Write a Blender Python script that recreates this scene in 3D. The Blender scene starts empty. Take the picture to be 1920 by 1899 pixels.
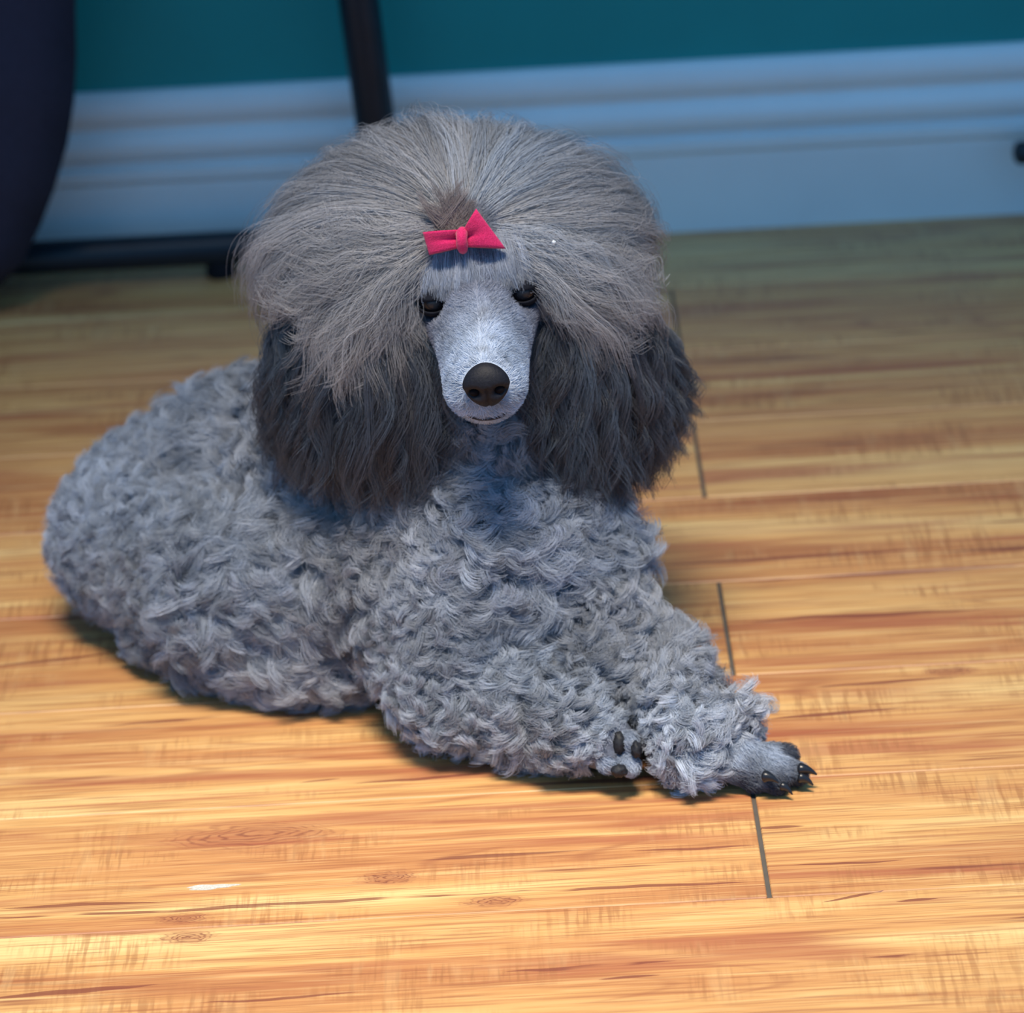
import bpy, bmesh, math, random
import numpy as np
from mathutils import Vector, Matrix

rng = np.random.default_rng(7)
random.seed(7)
SC = bpy.context.scene
COL = SC.collection

# ------------------------------------------------------------------ camera
F_PX, PITCH, YAW, ROLL, CAM_H = 6300.0, .4465, .0064, .0562, .9892
CAM = np.array([0.0, -1.70, CAM_H])
_F = np.array([0, math.cos(PITCH), -math.sin(PITCH)])
_R = np.array([1.0, 0, 0])
_U = np.array([0, math.sin(PITCH), math.cos(PITCH)])
_r = math.cos(ROLL) * _R - math.sin(ROLL) * _U
_u = math.sin(ROLL) * _R + math.cos(ROLL) * _U
_c, _s = math.cos(YAW), math.sin(YAW)
_Y = np.array([[_c, -_s, 0], [_s, _c, 0], [0, 0, 1.0]])
CF, CR, CU = _Y @ _F, _Y @ _r, _Y @ _u          # camera forward, right, up
cam_data = bpy.data.cameras.new('camera')
cam = bpy.data.objects.new('camera', cam_data)
COL.objects.link(cam)
cam.matrix_world = Matrix(((CR[0], CU[0], -CF[0], CAM[0]), (CR[1], CU[1], -CF[1], CAM[1]),
                           (CR[2], CU[2], -CF[2], CAM[2]), (0, 0, 0, 1)))
cam_data.sensor_fit = 'HORIZONTAL'
cam_data.sensor_width = 36.0
cam_data.lens = 36.0 * F_PX / 1920.0
cam_data.clip_start = .05
cam_data.dof.use_dof = True
cam_data.dof.focus_distance = 1.84
cam_data.dof.aperture_fstop = 7.0
SC.camera = cam


def ray(px, py):
    return CF * F_PX + CR * (px - 960) + CU * (949.5 - py)


def at(px, py, y):
    d = ray(px, py)
    return CAM + d * (y - CAM[1]) / d[1]


def atz(px, py, z):
    d = ray(px, py)
    return CAM + d * (z - CAM[2]) / d[2]


# ------------------------------------------------------------------ light
world = bpy.data.worlds.new('world')
SC.world = world
world.use_nodes = True
world.node_tree.nodes['Background'].inputs[0].default_value = (.17, .43, .80, 1)
world.node_tree.nodes['Background'].inputs[1].default_value = .90


def light(name, kind, loc, target, energy, color, **kw):
    d = bpy.data.lights.new(name, kind)
    d.energy = energy
    d.color = color
    for k, v in kw.items():
        setattr(d, k, v)
    o = bpy.data.objects.new(name, d)
    COL.objects.link(o)
    o.location = loc
    o.rotation_euler = (Vector(target) - Vector(loc)).to_track_quat('-Z', 'Y').to_euler()
    return o


# the room's ceiling light over the floor before the dog, at ceiling height, above the frame
light('ceiling_light_offscreen', 'AREA', (-.10, -.75, 2.42), (-.05, -.10, 0), 6.0, (1.0, .88, .70), shape='RECTANGLE', size=1.2, size_y=.3, spread=math.radians(36))

SC.view_settings.view_transform = 'Standard'
SC.view_settings.look = 'None'
SC.view_settings.gamma = 1.0
SC.view_settings.use_curve_mapping = False
SC.view_settings.exposure = 0.0
SC.cycles.max_bounces = 3
SC.cycles.diffuse_bounces = 2
SC.cycles.glossy_bounces = 2
SC.cycles.adaptive_threshold = .04


# ------------------------------------------------------------------ helpers
def srgb(r, g, b):
    def f(c):
        c /= 255.0
        return c / 12.92 if c <= .04045 else ((c + .055) / 1.055) ** 2.4
    return (f(r), f(g), f(b), 1.0)


class NT:
    """a small node-tree writer"""
    def __init__(self, name):
        self.m = bpy.data.materials.new(name)
        self.m.use_nodes = True
        self.t = self.m.node_tree
        self.bsdf = self.t.nodes['Principled BSDF']

    def n(self, kind, **kw):
        o = self.t.nodes.new(kind)
        for k, v in kw.items():
            setattr(o, k, v)
        return o

    def put(self, socket, v):
        if v is None:
            return
        if hasattr(v, 'is_output'):
            self.t.links.new(v, socket)
        else:
            socket.default_value = v

    def math(self, op, a, b=None, c=None, clamp=False):
        o = self.n('ShaderNodeMath', operation=op, use_clamp=clamp)
        for i, v in enumerate((a, b, c)):
            self.put(o.inputs[i], v)
        return o.outputs[0]

    def vmath(self, op, a, b):
        o = self.n('ShaderNodeVectorMath', operation=op)
        self.put(o.inputs[0], a)
        self.put(o.inputs[1], b)
        return o.outputs[0]

    def noise(self, vec, scale=1.0, detail=3.0, rough=.5, dist=0.0):
        o = self.n('ShaderNodeTexNoise')
        self.put(o.inputs['Vector'], vec)
        o.inputs['Scale'].default_value = scale
        o.inputs['Detail'].default_value = detail
        o.inputs['Roughness'].default_value = rough
        o.inputs['Distortion'].default_value = dist
        return o.outputs[0]

    def ramp(self, fac, stops, interp='LINEAR'):
        o = self.n('ShaderNodeValToRGB')
        o.color_ramp.interpolation = interp
        while len(o.color_ramp.elements) < len(stops):
            o.color_ramp.elements.new(.5)
        for e, (p, c) in zip(o.color_ramp.elements, stops):
            e.position = p
            e.color = c if len(c) == 4 else (*c, 1)
        self.put(o.inputs[0], fac)
        return o.outputs[0]

    def step(self, v, a, b):
        o = self.n('ShaderNodeMapRange', interpolation_type='SMOOTHSTEP')
        self.put(o.inputs[0], v)
        o.inputs[1].default_value = a
        o.inputs[2].default_value = b
        return o.outputs[0]

    def mix(self, fac, a, b, blend='MIX'):
        o = self.n('ShaderNodeMix', data_type='RGBA', blend_type=blend)
        self.put(o.inputs[0], fac)
        self.put(o.inputs[6], a)
        self.put(o.inputs[7], b)
        return o.outputs[2]

    def done(self, color=None, rough=None, spec=None, **kw):
        self.put(self.bsdf.inputs['Base Color'], color)
        self.put(self.bsdf.inputs['Roughness'], rough)
        self.put(self.bsdf.inputs['Specular IOR Level'], spec)
        for k, v in kw.items():
            self.put(self.bsdf.inputs[k.replace('_', ' ')], v)
        return self.m

    def bump(self, height, dist=.001, strength=.5):
        o = self.n('ShaderNodeBump')
        o.inputs['Strength'].default_value = strength
        o.inputs['Distance'].default_value = dist
        self.put(o.inputs['Height'], height)
        self.t.links.new(o.outputs[0], self.bsdf.inputs['Normal'])


def simple_mat(name, color, rough=.5, spec=.5, var=.12, scale=60.0, bump=0.0):
    t = NT(name)
    g = t.n('ShaderNodeNewGeometry').outputs['Position']
    nz = t.noise(g, scale, 4)
    lo = tuple(c * (1 - var) for c in color[:3]) + (1,)
    hi = tuple(min(1, c * (1 + var)) for c in color[:3]) + (1,)
    c = t.ramp(nz, [(.3, lo), (.7, hi)])
    if bump:
        t.bump(nz, bump)
    return t.done(c, rough, spec)


def link(name, me, mat, parent=None, loc=None):
    o = bpy.data.objects.new(name, me)
    COL.objects.link(o)
    if mat and len(me.materials) == 0:
        me.materials.append(mat)
    if parent is not None:
        o.parent = parent
        if loc is None:                      # shape is in world coordinates
            o.location = -parent.location
    if loc is not None:
        o.location = loc
    return o


def mesh_of(name, verts, faces, smooth=True):
    me = bpy.data.meshes.new(name)
    me.from_pydata([tuple(map(float, v)) for v in verts], [], faces)
    me.update()
    if smooth:
        me.polygons.foreach_set('use_smooth', [True] * len(me.polygons))
    return me


def bm_mesh(name, bm, smooth=True):
    bmesh.ops.recalc_face_normals(bm, faces=bm.faces)
    me = bpy.data.meshes.new(name)
    bm.to_mesh(me)
    bm.free()
    if smooth:
        me.polygons.foreach_set('use_smooth', [True] * len(me.polygons))
    return me


def tag(o, label=None, cat=None, group=None, kind=None):
    for k, v in (('label', label), ('category', cat), ('group', group), ('kind', kind)):
        if v:
            o[k] = v
    return o


def empty(name, loc):
    o = bpy.data.objects.new(name, None)
    o.empty_display_size = .05
    COL.objects.link(o)
    o.location = loc
    return o


def box_mesh(name, x0, x1, y0, y1, z0, z1, bevel=0.0, seg=1):
    bm = bmesh.new()
    bmesh.ops.create_cube(bm, size=1)
    bmesh.ops.scale(bm, vec=(x1 - x0, y1 - y0, z1 - z0), verts=bm.verts)
    bmesh.ops.translate(bm, vec=((x0 + x1) / 2, (y0 + y1) / 2, (z0 + z1) / 2), verts=bm.verts)
    if bevel:
        bmesh.ops.bevel(bm, geom=bm.edges[:], offset=bevel, segments=seg, affect='EDGES', profile=.5)
    return bm_mesh(name, bm, False)


def tube_mesh(name, pts, r, seg=20, cap=True):
    """a round tube of constant or varying radius along a polyline, with domed ends"""
    pts = [np.array(p, float) for p in pts]
    rs = list(r) if hasattr(r, '__len__') else [r] * len(pts)
    verts, faces = [], []
    t = pts[1] - pts[0]
    t /= np.linalg.norm(t)
    a = np.cross(t, [0.1, .9, .3])
    a /= np.linalg.norm(a)
    if cap:
        n = 4
        d0 = pts[0] - pts[1]
        d0 /= np.linalg.norm(d0)
        d1 = pts[-1] - pts[-2]
        d1 /= np.linalg.norm(d1)
        pre = [(pts[0] + d0 * rs[0] * math.sin(k / n * math.pi / 2) * .6, rs[0] * max(.02, math.cos(k / n * math.pi / 2))) for k in range(n, 0, -1)]
        post = [(pts[-1] + d1 * rs[-1] * math.sin(k / n * math.pi / 2) * .6, rs[-1] * max(.02, math.cos(k / n * math.pi / 2))) for k in range(1, n + 1)]
        pts = [p for p, _ in pre] + pts + [p for p, _ in post]
        rs = [q for _, q in pre] + rs + [q for _, q in post]
    for i, p in enumerate(pts):
        t = pts[min(i + 1, len(pts) - 1)] - pts[max(i - 1, 0)]
        t /= np.linalg.norm(t)
        a = a - t * a.dot(t)
        a /= np.linalg.norm(a)
        b = np.cross(t, a)
        for k in range(seg):
            q = 2 * math.pi * k / seg
            verts.append(p + rs[i] * (math.cos(q) * a + math.sin(q) * b))
    for i in range(len(pts) - 1):
        for k in range(seg):
            k2 = (k + 1) % seg
            faces.append((i * seg + k, i * seg + k2, (i + 1) * seg + k2, (i + 1) * seg + k))
    faces.append(tuple(range(seg))[::-1])
    faces.append(tuple((len(pts) - 1) * seg + k for k in range(seg)))
    return mesh_of(name, verts, faces)


def arc_pts(p0, corner, p1, r, n=8):
    """polyline p0 -> rounded corner -> p1"""
    p0, c, p1 = (np.array(v, float) for v in (p0, corner, p1))
    a = c + (p0 - c) / np.linalg.norm(p0 - c) * r
    b = c + (p1 - c) / np.linalg.norm(p1 - c) * r
    return [p0] + [(1 - t) ** 2 * a + 2 * t * (1 - t) * c + t * t * b for t in np.linspace(0, 1, n)] + [p1]


# ------------------------------------------------------------------ floor
WALL_Y = .876
PW, PL, XJ = .127, 1.22, .1183          # plank width, length, the x of the visible end joints
Y_B = -.1433


def wood():
    t = NT('laminate_wood')
    tc = t.n('ShaderNodeTexCoord').outputs['Object']
    oi = t.n('ShaderNodeObjectInfo').outputs['Random']
    wp = t.n('ShaderNodeNewGeometry').outputs['Position']
    off = t.n('ShaderNodeCombineXYZ')
    t.put(off.inputs[0], t.math('MULTIPLY', oi, 37.0))
    t.put(off.inputs[1], t.math('MULTIPLY', oi, 11.0))
    t.put(off.inputs[2], t.math('MULTIPLY', oi, 5.0))
    v = t.vmath('ADD', tc, off.outputs[0])

    def st(sx, sy):
        return t.vmath('MULTIPLY', v, (sx, sy, 1.0))
    broad = t.noise(st(1.6, 22), 1, 3, .55, .6)
    base = t.ramp(broad, [(.28, srgb(168, 98, 50)), (.42, srgb(198, 134, 70)), (.55, srgb(214, 158, 86)), (.70, srgb(234, 194, 122))])
    fine = t.noise(st(5, 210), 1, 3, .62)
    base = t.mix(t.math('MULTIPLY', t.step(fine, .50, .70), .55), base, srgb(158, 84, 44))
    base = t.mix(t.math('MULTIPLY', t.step(fine, .47, .30), .34), base, srgb(244, 206, 136))
    hair = t.noise(st(16, 720), 1, 2, .6)
    base = t.mix(t.math('MULTIPLY', t.step(hair, .51, .68), .55), base, srgb(140, 78, 44))
    base = t.mix(t.math('MULTIPLY', t.step(hair, .46, .30), .25), base, srgb(240, 200, 132))
    # reddish bands
    red = t.noise(st(2.2, 34), 1, 3, .6, .8)
    base = t.mix(t.math('MULTIPLY', t.step(red, .53, .70), .70), base, srgb(164, 84, 50))
    # cathedral figure: contour lines of a stretched field
    fig = t.noise(st(1.1, 9), 1, 1.5, .5, .3)
    fr = t.math('FRACT', t.math('MULTIPLY', fig, 16.0))
    line = t.math('SUBTRACT', 1.0, t.step(t.math('ABSOLUTE', t.math('SUBTRACT', fr, .5)), .0, .11))
    lm = t.step(t.noise(st(2.4, 20), 1, 2), .50, .62)
    base = t.mix(t.math('MULTIPLY', t.math('MULTIPLY', line, lm), .45), base, srgb(150, 82, 46))
    # saw marks across the grain
    saw = t.noise(st(330, 26), 1, 2, .6)
    sm = t.step(t.noise(st(11, 26), 1, 2), .46, .66)
    base = t.mix(t.math('MULTIPLY', t.math('MULTIPLY', t.step(saw, .44, .64), sm), .50), base, srgb(150, 92, 46))
    saw2 = t.noise(st(90, 16), 1, 2, .5)
    base = t.mix(t.math('MULTIPLY', t.math('MULTIPLY', t.step(saw2, .52, .66), sm), .14), base, srgb(244, 206, 140))
    # short dark checks along the grain
    ck = t.noise(st(7, 160), 1, 2, .5)
    cm = t.step(t.noise(st(3.1, 30), 1, 1), .56, .66)
    base = t.mix(t.math('MULTIPLY', t.math('MULTIPLY', t.step(ck, .60, .67), cm), .75), base, srgb(118, 54, 40))
    # knots
    kn = t.n('ShaderNodeTexVoronoi', feature='F1')
    t.put(kn.inputs['Vector'], st(4.2, 13))
    kn.inputs['Scale'].default_value = 1.0
    d = t.math('ADD', kn.outputs['Distance'], t.math('MULTIPLY', t.noise(st(24, 90), 1, 3), .22))
    ring = t.math('ABSOLUTE', t.math('SUBTRACT', t.math('FRACT', t.math('MULTIPLY', d, 26.0)), .5))
    km = t.math('SUBTRACT', 1.0, t.step(d, .16, .40))
    sel = t.n('ShaderNodeSeparateColor')
    t.put(sel.inputs[0], kn.outputs['Color'])
    km = t.math('MULTIPLY', km, t.math('GREATER_THAN', sel.outputs[0], .80))
    base = t.mix(t.math('MULTIPLY', km, .55), base, srgb(160, 84, 52))
    base = t.mix(t.math('MULTIPLY', t.math('MULTIPLY', km, t.math('SUBTRACT', 1.0, t.step(ring, .0, .28))), .7), base, srgb(120, 58, 44))
    # the long dark veins that stand out on these boards
    sp = t.n('ShaderNodeSeparateXYZ')
    t.put(sp.inputs[0], wp)
    X, Y = sp.outputs[0], sp.outputs[1]
    wob = t.math('MULTIPLY', t.math('SUBTRACT', t.noise(t.vmath('MULTIPLY', wp, (16, 8, 1)), 1, 2), .5), .007)
    gap = t.step(t.noise(t.vmath('MULTIPLY', wp, (20, 60, 1)), 1, 1), .28, .42)
    veins = [((-60, 1722), (560, 1698), 1.4), ((280, 1708), (960, 1672), 1.6), ((940, 1673), (1435, 1651), 1.7), ((-40, 1872), (300, 1846), 2.6),
             ((660, 1470), (930, 1448), 1.8), ((940, 1824), (1270, 1802), 2.0), ((1620, 1794), (1860, 1784), 1.8), ((1430, 1350), (1700, 1325), 2.3),
             ((1360, 1166), (1860, 1142), 2.6), ((1380, 1092), (1920, 1058), 2.6), ((1200, 1062), (1760, 1028), 2.4), ((1410, 1554), (1510, 1549), 1.6),
             ((370, 1882), (680, 1860), 1.4), ((1120, 1837), (1240, 1829), 1.4), ((1480, 1622), (1700, 1612), 1.2), ((1180, 1595), (1420, 1585), 1.3),
             ((180, 1362), (560, 1330), 1.8), ((560, 1466), (640, 1459), 1.0), ((-30, 1252), (230, 1222), 2.0), ((1540, 1690), (1660, 1668), 1.3),
             ((1680, 1692), (1760, 1686), 1.5), ((1500, 1290), (1800, 1268), 1.6), ((0, 1702), (300, 1690), 1.8)]
    acc = None
    for (a, b, w) in veins:
        A, B = atz(*a, 0), atz(*b, 0)
        tt = t.math('DIVIDE', t.math('SUBTRACT', X, float(A[0])), float(B[0] - A[0]))
        yl = t.math('MULTIPLY_ADD', tt, float(B[1] - A[1]), float(A[1]))
        dd = t.math('ABSOLUTE', t.math('ADD', t.math('SUBTRACT', Y, yl), wob))
        tap = t.math('MULTIPLY', t.math('MULTIPLY', tt, t.math('SUBTRACT', 1.0, tt)), 4.0 * w * .0009, None)
        acc_i = t.math('GREATER_THAN', t.math('SUBTRACT', tap, dd), 0.0)
        acc = acc_i if acc is None else t.math('MAXIMUM', acc, acc_i)
    base = t.mix(t.math('MULTIPLY', t.math('MULTIPLY', acc, gap), .78), base, srgb(122, 54, 40))
    # the knots that stand out
    wn = t.math('MULTIPLY', t.noise(t.vmath('MULTIPLY', wp, (90, 260, 1)), 1, 2), .9)
    for (px, py, rx, ry) in ((730, 1645, .020, .0085), (352, 1757, .019, .0075), (345, 1722, .017, .0065), (565, 1338, .024, .0060), (1780, 1258, .019, .0075), (930, 1690, .020, .0065)):
        A = atz(px, py, 0)
        ex = t.math('DIVIDE', t.math('SUBTRACT', X, float(A[0])), rx)
        ey = t.math('DIVIDE', t.math('SUBTRACT', Y, float(A[1])), ry)
        rr_ = t.math('ADD', t.math('SQRT', t.math('ADD', t.math('MULTIPLY', ex, ex), t.math('MULTIPLY', ey, ey))), t.math('SUBTRACT', wn, .45))
        kf = t.math('SUBTRACT', 1.0, t.step(rr_, .35, 1.1))
        rg = t.math('ABSOLUTE', t.math('SUBTRACT', t.math('FRACT', t.math('MULTIPLY', rr_, 5.0)), .5))
        base = t.mix(t.math('MULTIPLY', kf, .50), base, srgb(158, 84, 52))
        base = t.mix(t.math('MULTIPLY', t.math('MULTIPLY', kf, t.math('SUBTRACT', 1.0, t.step(rg, .0, .30))), .75), base, srgb(112, 52, 40))
    tone = t.math('MULTIPLY_ADD', oi, .14, .93)
    hsv = t.n('ShaderNodeHueSaturation')
    t.put(hsv.inputs['Color'], base)
    t.put(hsv.inputs['Value'], tone)
    hsv.inputs['Saturation'].default_value = .93
    t.bump(fine, .0003, .35)
    return t.done(hsv.outputs[0], .42, .55)


M_WOOD = wood()
M_GAP = simple_mat('joint_filler', srgb(92, 86, 80), .8, .2)
floor = tag(link('floor', box_mesh('floor', -1.7, 1.9, -1.35, WALL_Y + .05, -.03, -.0012), M_GAP), kind='structure')
plank_me = box_mesh('plank', 0, PL - .0026, .00025, PW - .00025, -.011, 0, .0006, 1)
plank_me.materials.append(M_WOOD)
for row in range(-9, 8):
    y = Y_B + row * PW
    shift = 0 if row % 2 == 0 else .57
    x = XJ + .0013 + shift - PL * 2
    while x < 1.6:
        if x + PL > -1.5:
            o = link('plank', plank_me, None, floor, (x, y, 0))
        x += PL
# the light chip in one board
chip_c = atz(395, 1663, 0)
bm = bmesh.new()
ring = []
for k in range(28):
    q = 2 * math.pi * k / 28
    rr = 1 + .18 * math.sin(3 * q + 1) + .1 * math.sin(7 * q)
    ring.append(bm.verts.new((chip_c[0] + math.cos(q) * .0135 * rr + .001 * math.sin(q), chip_c[1] + math.sin(q) * .0026 * rr + math.cos(q) * .0003, .00025)))
bm.faces.new(ring)
ext = bmesh.ops.extrude_face_region(bm, geom=bm.faces[:])
bmesh.ops.translate(bm, vec=(0, 0, -.0012), verts=[v for v in ext['geom'] if isinstance(v, bmesh.types.BMVert)])
link('floor_chip', bm_mesh('floor_chip', bm, False), simple_mat('chip_pale', srgb(205, 200, 190), .6, .3, .2, 900), floor)

# ------------------------------------------------------------------ wall and baseboard
t = NT('teal_paint')
g = t.n('ShaderNodeNewGeometry').outputs['Position']
nz = t.noise(g, 9, 4)
t.bump(t.noise(g, 420, 3), .0004, .3)
M_WALL = t.done(t.ramp(nz, [(.3, (.002, .250, .260, 1)), (.7, (.003, .275, .285, 1))]), .55, .35)
tag(link('wall_back', box_mesh('wall_back', -1.7, 1.9, WALL_Y + .004, WALL_Y + .1, -.03, 2.4), M_WALL), kind='structure')
M_BASE = simple_mat('baseboard_paint', (.78, .83, .85, 1), .32, .5, .03, 14)
prof = [(0, 0), (-.014, 0), (-.014, .062), (-.0135, .066), (-.0165, .070), (-.0165, .078), (-.0085, .0805), (-.0085, .083), (-.0125, .0865), (-.0155, .092), (-.0155, .099),
        (-.0125, .106), (-.0075, .1105), (-.0075, .1135), (-.0105, .1165), (-.0125, .122), (-.0125, .128), (-.0105, .135), (-.006, .1405), (0, .142)]
vs, fs = [], []
for x in (-1.7, 1.9):
    vs += [(x, WALL_Y + .0045 + dy, z) for dy, z in prof]
n = len(prof)
for i in range(n):
    j = (i + 1) % n
    fs.append((i, j, n + j, n + i))
fs += [tuple(range(n))[::-1], tuple(range(n, 2 * n))]
tag(link('baseboard_back', mesh_of('baseboard_back', vs, fs, False), M_BASE), kind='structure')

# ------------------------------------------------------------------ metal-framed chair at the wall
M_BLACK = simple_mat('black_metal', (.006, .014, .024, 1), .38, .4)
M_RUB = simple_mat('black_rubber', (.008, .008, .012, 1), .8, .2)
M_NAVY = simple_mat('navy_cloth', (.030, .030, .055, 1), .85, .25, .25, 600, .0006)
TR = .0135
yb = .826
end = at(735, 466, yb)
top = at(671, 0, yb)
dirp = (top - end) / np.linalg.norm(top - end)
zc = .0235
e0 = np.array([end[0], yb, zc])
top2 = e0 + dirp / dirp[2] * .42
chair = empty('metal_chair', (-.45, yb, 0))
tag(chair, 'black tubular metal chair with a floor bar along the baseboard', 'chair')
link('floor_bar', tube_mesh('floor_bar', [(-.92, yb, zc), (-.6, yb, zc), (-.3, yb, zc), (e0[0], yb, zc)], TR, 24), M_BLACK, chair)
link('leg', tube_mesh('leg', [e0, e0 * .5 + top2 * .5, top2], TR * 1.18, 24), M_BLACK, chair)
link('leg', tube_mesh('leg', [(-.92, yb, zc), (-.88, yb, .24), (-.84, yb, top2[2])], TR * 1.18, 24), M_BLACK, chair)
for gx in (at(415, 510, yb)[0], -.86):
    link('glide', tube_mesh('glide', [(gx, yb, .003), (gx, yb, .014)], [.0125, .0105], 20), M_RUB, chair)
link('seat', box_mesh('seat', -.90, top2[0] + .05, yb - .02, yb + .035, top2[2] - .01, top2[2] + .34, .018, 3), M_NAVY, chair)

# dark soft bag beside it: outline with a rounded lower corner, pillowed
edge = [(140, -330), (142, -150), (140, 0), (141, 90), (138, 170), (124, 255), (101, 335), (74, 408), (42, 470), (0, 522), (-80, 572)]
yc = .768
E2 = [at(px, py, yc) for px, py in edge]
zmin = E2[-1][2]
E2 = [np.array([p[0], yc, p[2] - zmin + .002]) for p in E2]
left = [np.array([-.46 - (p[0] + .46) * .55 - .24, yc, p[2]]) for p in E2]
vs, fs = [], []
NU, NS = 13, len(E2)
for side in (-1, 1):
    for i in range(NS):
        for k in range(NU):
            u = k / (NU - 1)
            p = E2[i] * (1 - u) + left[i] * u
            th = .036 * (max(0, 1 - abs(2 * u - 1) ** 3.2)) ** .5 * (max(0.0, 1 - (i / (NS - 1)) ** 9)) ** .5
            vs.append((p[0], p[1] + side * th + .006 * math.sin(9 * u + 3 * i), p[2]))
for s_ in (0, 1):
    b0 = s_ * NS * NU
    for i in range(NS - 1):
        for k in range(NU - 1):
            q = (b0 + i * NU + k, b0 + i * NU + k + 1, b0 + (i + 1) * NU + k + 1, b0 + (i + 1) * NU + k)
            fs.append(q if s_ else q[::-1])
bm = bmesh.new()
me = mesh_of('bag_body', vs, fs)
bm.from_mesh(me)
bmesh.ops.remove_doubles(bm, verts=bm.verts, dist=.0004)
bmesh.ops.holes_fill(bm, edges=[e for e in bm.edges if e.is_boundary])
bag = empty('cloth_bag', (-.52, yc, 0))
tag(bag, 'dark navy cloth bag with a rounded lower corner standing against the chair bar', 'bag')
link('bag_body', bm_mesh('bag_body', bm), M_NAVY, bag)
hp = [np.array(v) for v in ((-.44, yc, E2[0][2] - .01), (-.455, yc, E2[0][2] + .05), (-.52, yc, E2[0][2] + .075), (-.585, yc, E2[0][2] + .05), (-.60, yc, E2[0][2] - .01))]
link('strap', tube_mesh('strap', hp, .006, 10), M_NAVY, bag)

# tip of a second frame at the other end of the wall
tip = at(1903, 287, .835)
stand = empty('metal_stand', (.55, .835, 0))
tag(stand, 'black metal stand whose rounded bar end pokes out before the blue-lit baseboard', 'stand')
link('cross_bar', tube_mesh('cross_bar', [(tip[0] + .004, .835, tip[2]), (.5, .835, tip[2]), (.8, .835, tip[2])], .0095, 20), M_BLACK, stand)
link('post', tube_mesh('post', [(.56, .835, .012), (.56, .835, .2), (.56, .835, .45)], .013, 20), M_BLACK, stand)
link('glide', tube_mesh('glide', [(.56, .835, .006), (.56, .835, .014)], [.016, .013], 20), M_RUB, stand)

# ------------------------------------------------------------------ the poodle: skeleton of the body
# each entry: (tag, px, py, way, value, radius): the centre stands on the picture ray at world height z or depth y


def C(px, py, z=None, y=None):
    return atz(px, py, z) if z is not None else at(px, py, y)


BALLS = []           # (tag, centre, radius)


def cap(tagname, a, ra, b, rb, n=9):
    for k in range(n):
        q = k / (n - 1)
        BALLS.append((tagname, a * (1 - q) + b * q, ra * (1 - q) + rb * q))


rump = C(262, 1010, z=.058)
rump2 = C(300, 940, z=.070)
loin = C(480, 905, z=.085)
ribs = C(680, 930, z=.095)
chest = C(930, 1010, z=.100)
brisket = C(930, 1110, z=.070)
shoulder_r = C(745, 1060, z=.085)
shoulder_l = C(1105, 1040, z=.095)
cap('torso', rump, .052, rump2, .047, 5)
cap('torso', rump2, .047, loin, .060)
cap('torso', loin, .060, ribs, .070)
cap('torso', ribs, .070, chest, .070)
cap('torso', chest, .068, brisket, .058, 5)
cap('torso', shoulder_r, .046, chest, .05)
cap('torso', shoulder_l, .024, chest, .06)
thigh = C(430, 1095, z=.058)
stifle = C(600, 1215, z=.030)
cap('hind', rump, .050, thigh, .052)
cap('hind', thigh, .050, stifle, .028)
cap('hind', thigh, .05, shoulder_r, .04)
cap('hind', C(330, 1160, z=.030), .028, stifle, .024)
# foreleg with the curled paw
e_r = C(850, 1290, z=.036)
m_r = C(980, 1320, z=.034)
w_r = C(1085, 1365, z=.030)
cap('fore', shoulder_r, .042, e_r, .030)
cap('fore', C(850, 1130, z=.08), .036, e_r, .032)
cap('fore', e_r, .028, m_r, .027)
cap('fore', m_r, .027, w_r, .022)
# the other foreleg
e_l = C(1232, 1262, z=.036)
w_l = C(1280, 1390, z=.026)
cap('fore', shoulder_l, .020, C(1105, 1150, z=.07), .026)
cap('fore', C(1105, 1160, z=.066), .024, e_l, .025)
cap('fore', C(1110, 1260, z=.045), .024, e_l, .025)
cap('fore', e_l, .026, C(1262, 1325, z=.032), .023)
cap('cuff', C(1260, 1320, z=.034), .024, w_l, .0215)
cap('cuff', w_l, .0205, C(1378, 1358, z=.028), .0155)
# neck and head
neck = C(915, 880, y=.12)
cap('neck', chest, .05, neck, .042)
# head frame (mm): X to the picture's right, Y to the nose, Z up
HO = at(897, 550, .075)
a_ = math.radians(7)
hy = np.array([math.sin(math.radians(-.2)), -math.cos(a_), -math.sin(a_)])
hy /= np.linalg.norm(hy)
hx = np.array([1, 0, math.tan(math.radians(4.2))])
hx -= hy * hx.dot(hy)
hx /= np.linalg.norm(hx)
hz = -np.cross(hy, hx)
if hz[2] < 0:
    hz = -hz
HM = np.stack([hx, hy, hz], 1) * .001


def H(x, y, z):
    return HO + HM @ np.array([x, y, z], float)


skull = H(0, -42, 6)
cap('neck', neck, .042, H(0, -45, -20), .042)
cap('skull', skull, .038, H(0, -26, 2), .034, 3)
# forearm paw: curled, seen from the end, toes up
TOES = []


def ball(tagname, c, r):
    BALLS.append((tagname, np.array(c, float), r))


cap('cuff', w_r, .021, C(1135, 1390, z=.027), .017, 5)
p1 = C(1152, 1400, z=.024)
ball('paw', p1, .014)
for (px, py, z, r) in ((1133, 1378, .030, .0066), (1176, 1388, .029, .0064), (1138, 1425, .019, .0068), (1180, 1432, .017, .0062)):
    q = C(px, py, z=z) - CF * .008
    cap('paw', p1, .008, q, r, 6)
    TOES.append(q)
# the other paw: flat on the floor, toes to the picture's right
pk = C(1385, 1425, z=.017)
cap('paw', w_l, .015, pk, .0135, 5)
for (px, py, z, r) in ((1414, 1462, .0078, .0072), (1455, 1467, .0072, .0068), (1493, 1450, .0085, .0068), (1474, 1418, .011, .0072)):
    q = C(px, py, z=z)
    cap('paw', pk, .011, q, r, 8)
    TOES.append(q)
# hind toes just showing below the rump
cap('paw', C(250, 1195, z=.016), .010, C(268, 1214, z=.006), .005, 4)
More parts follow.
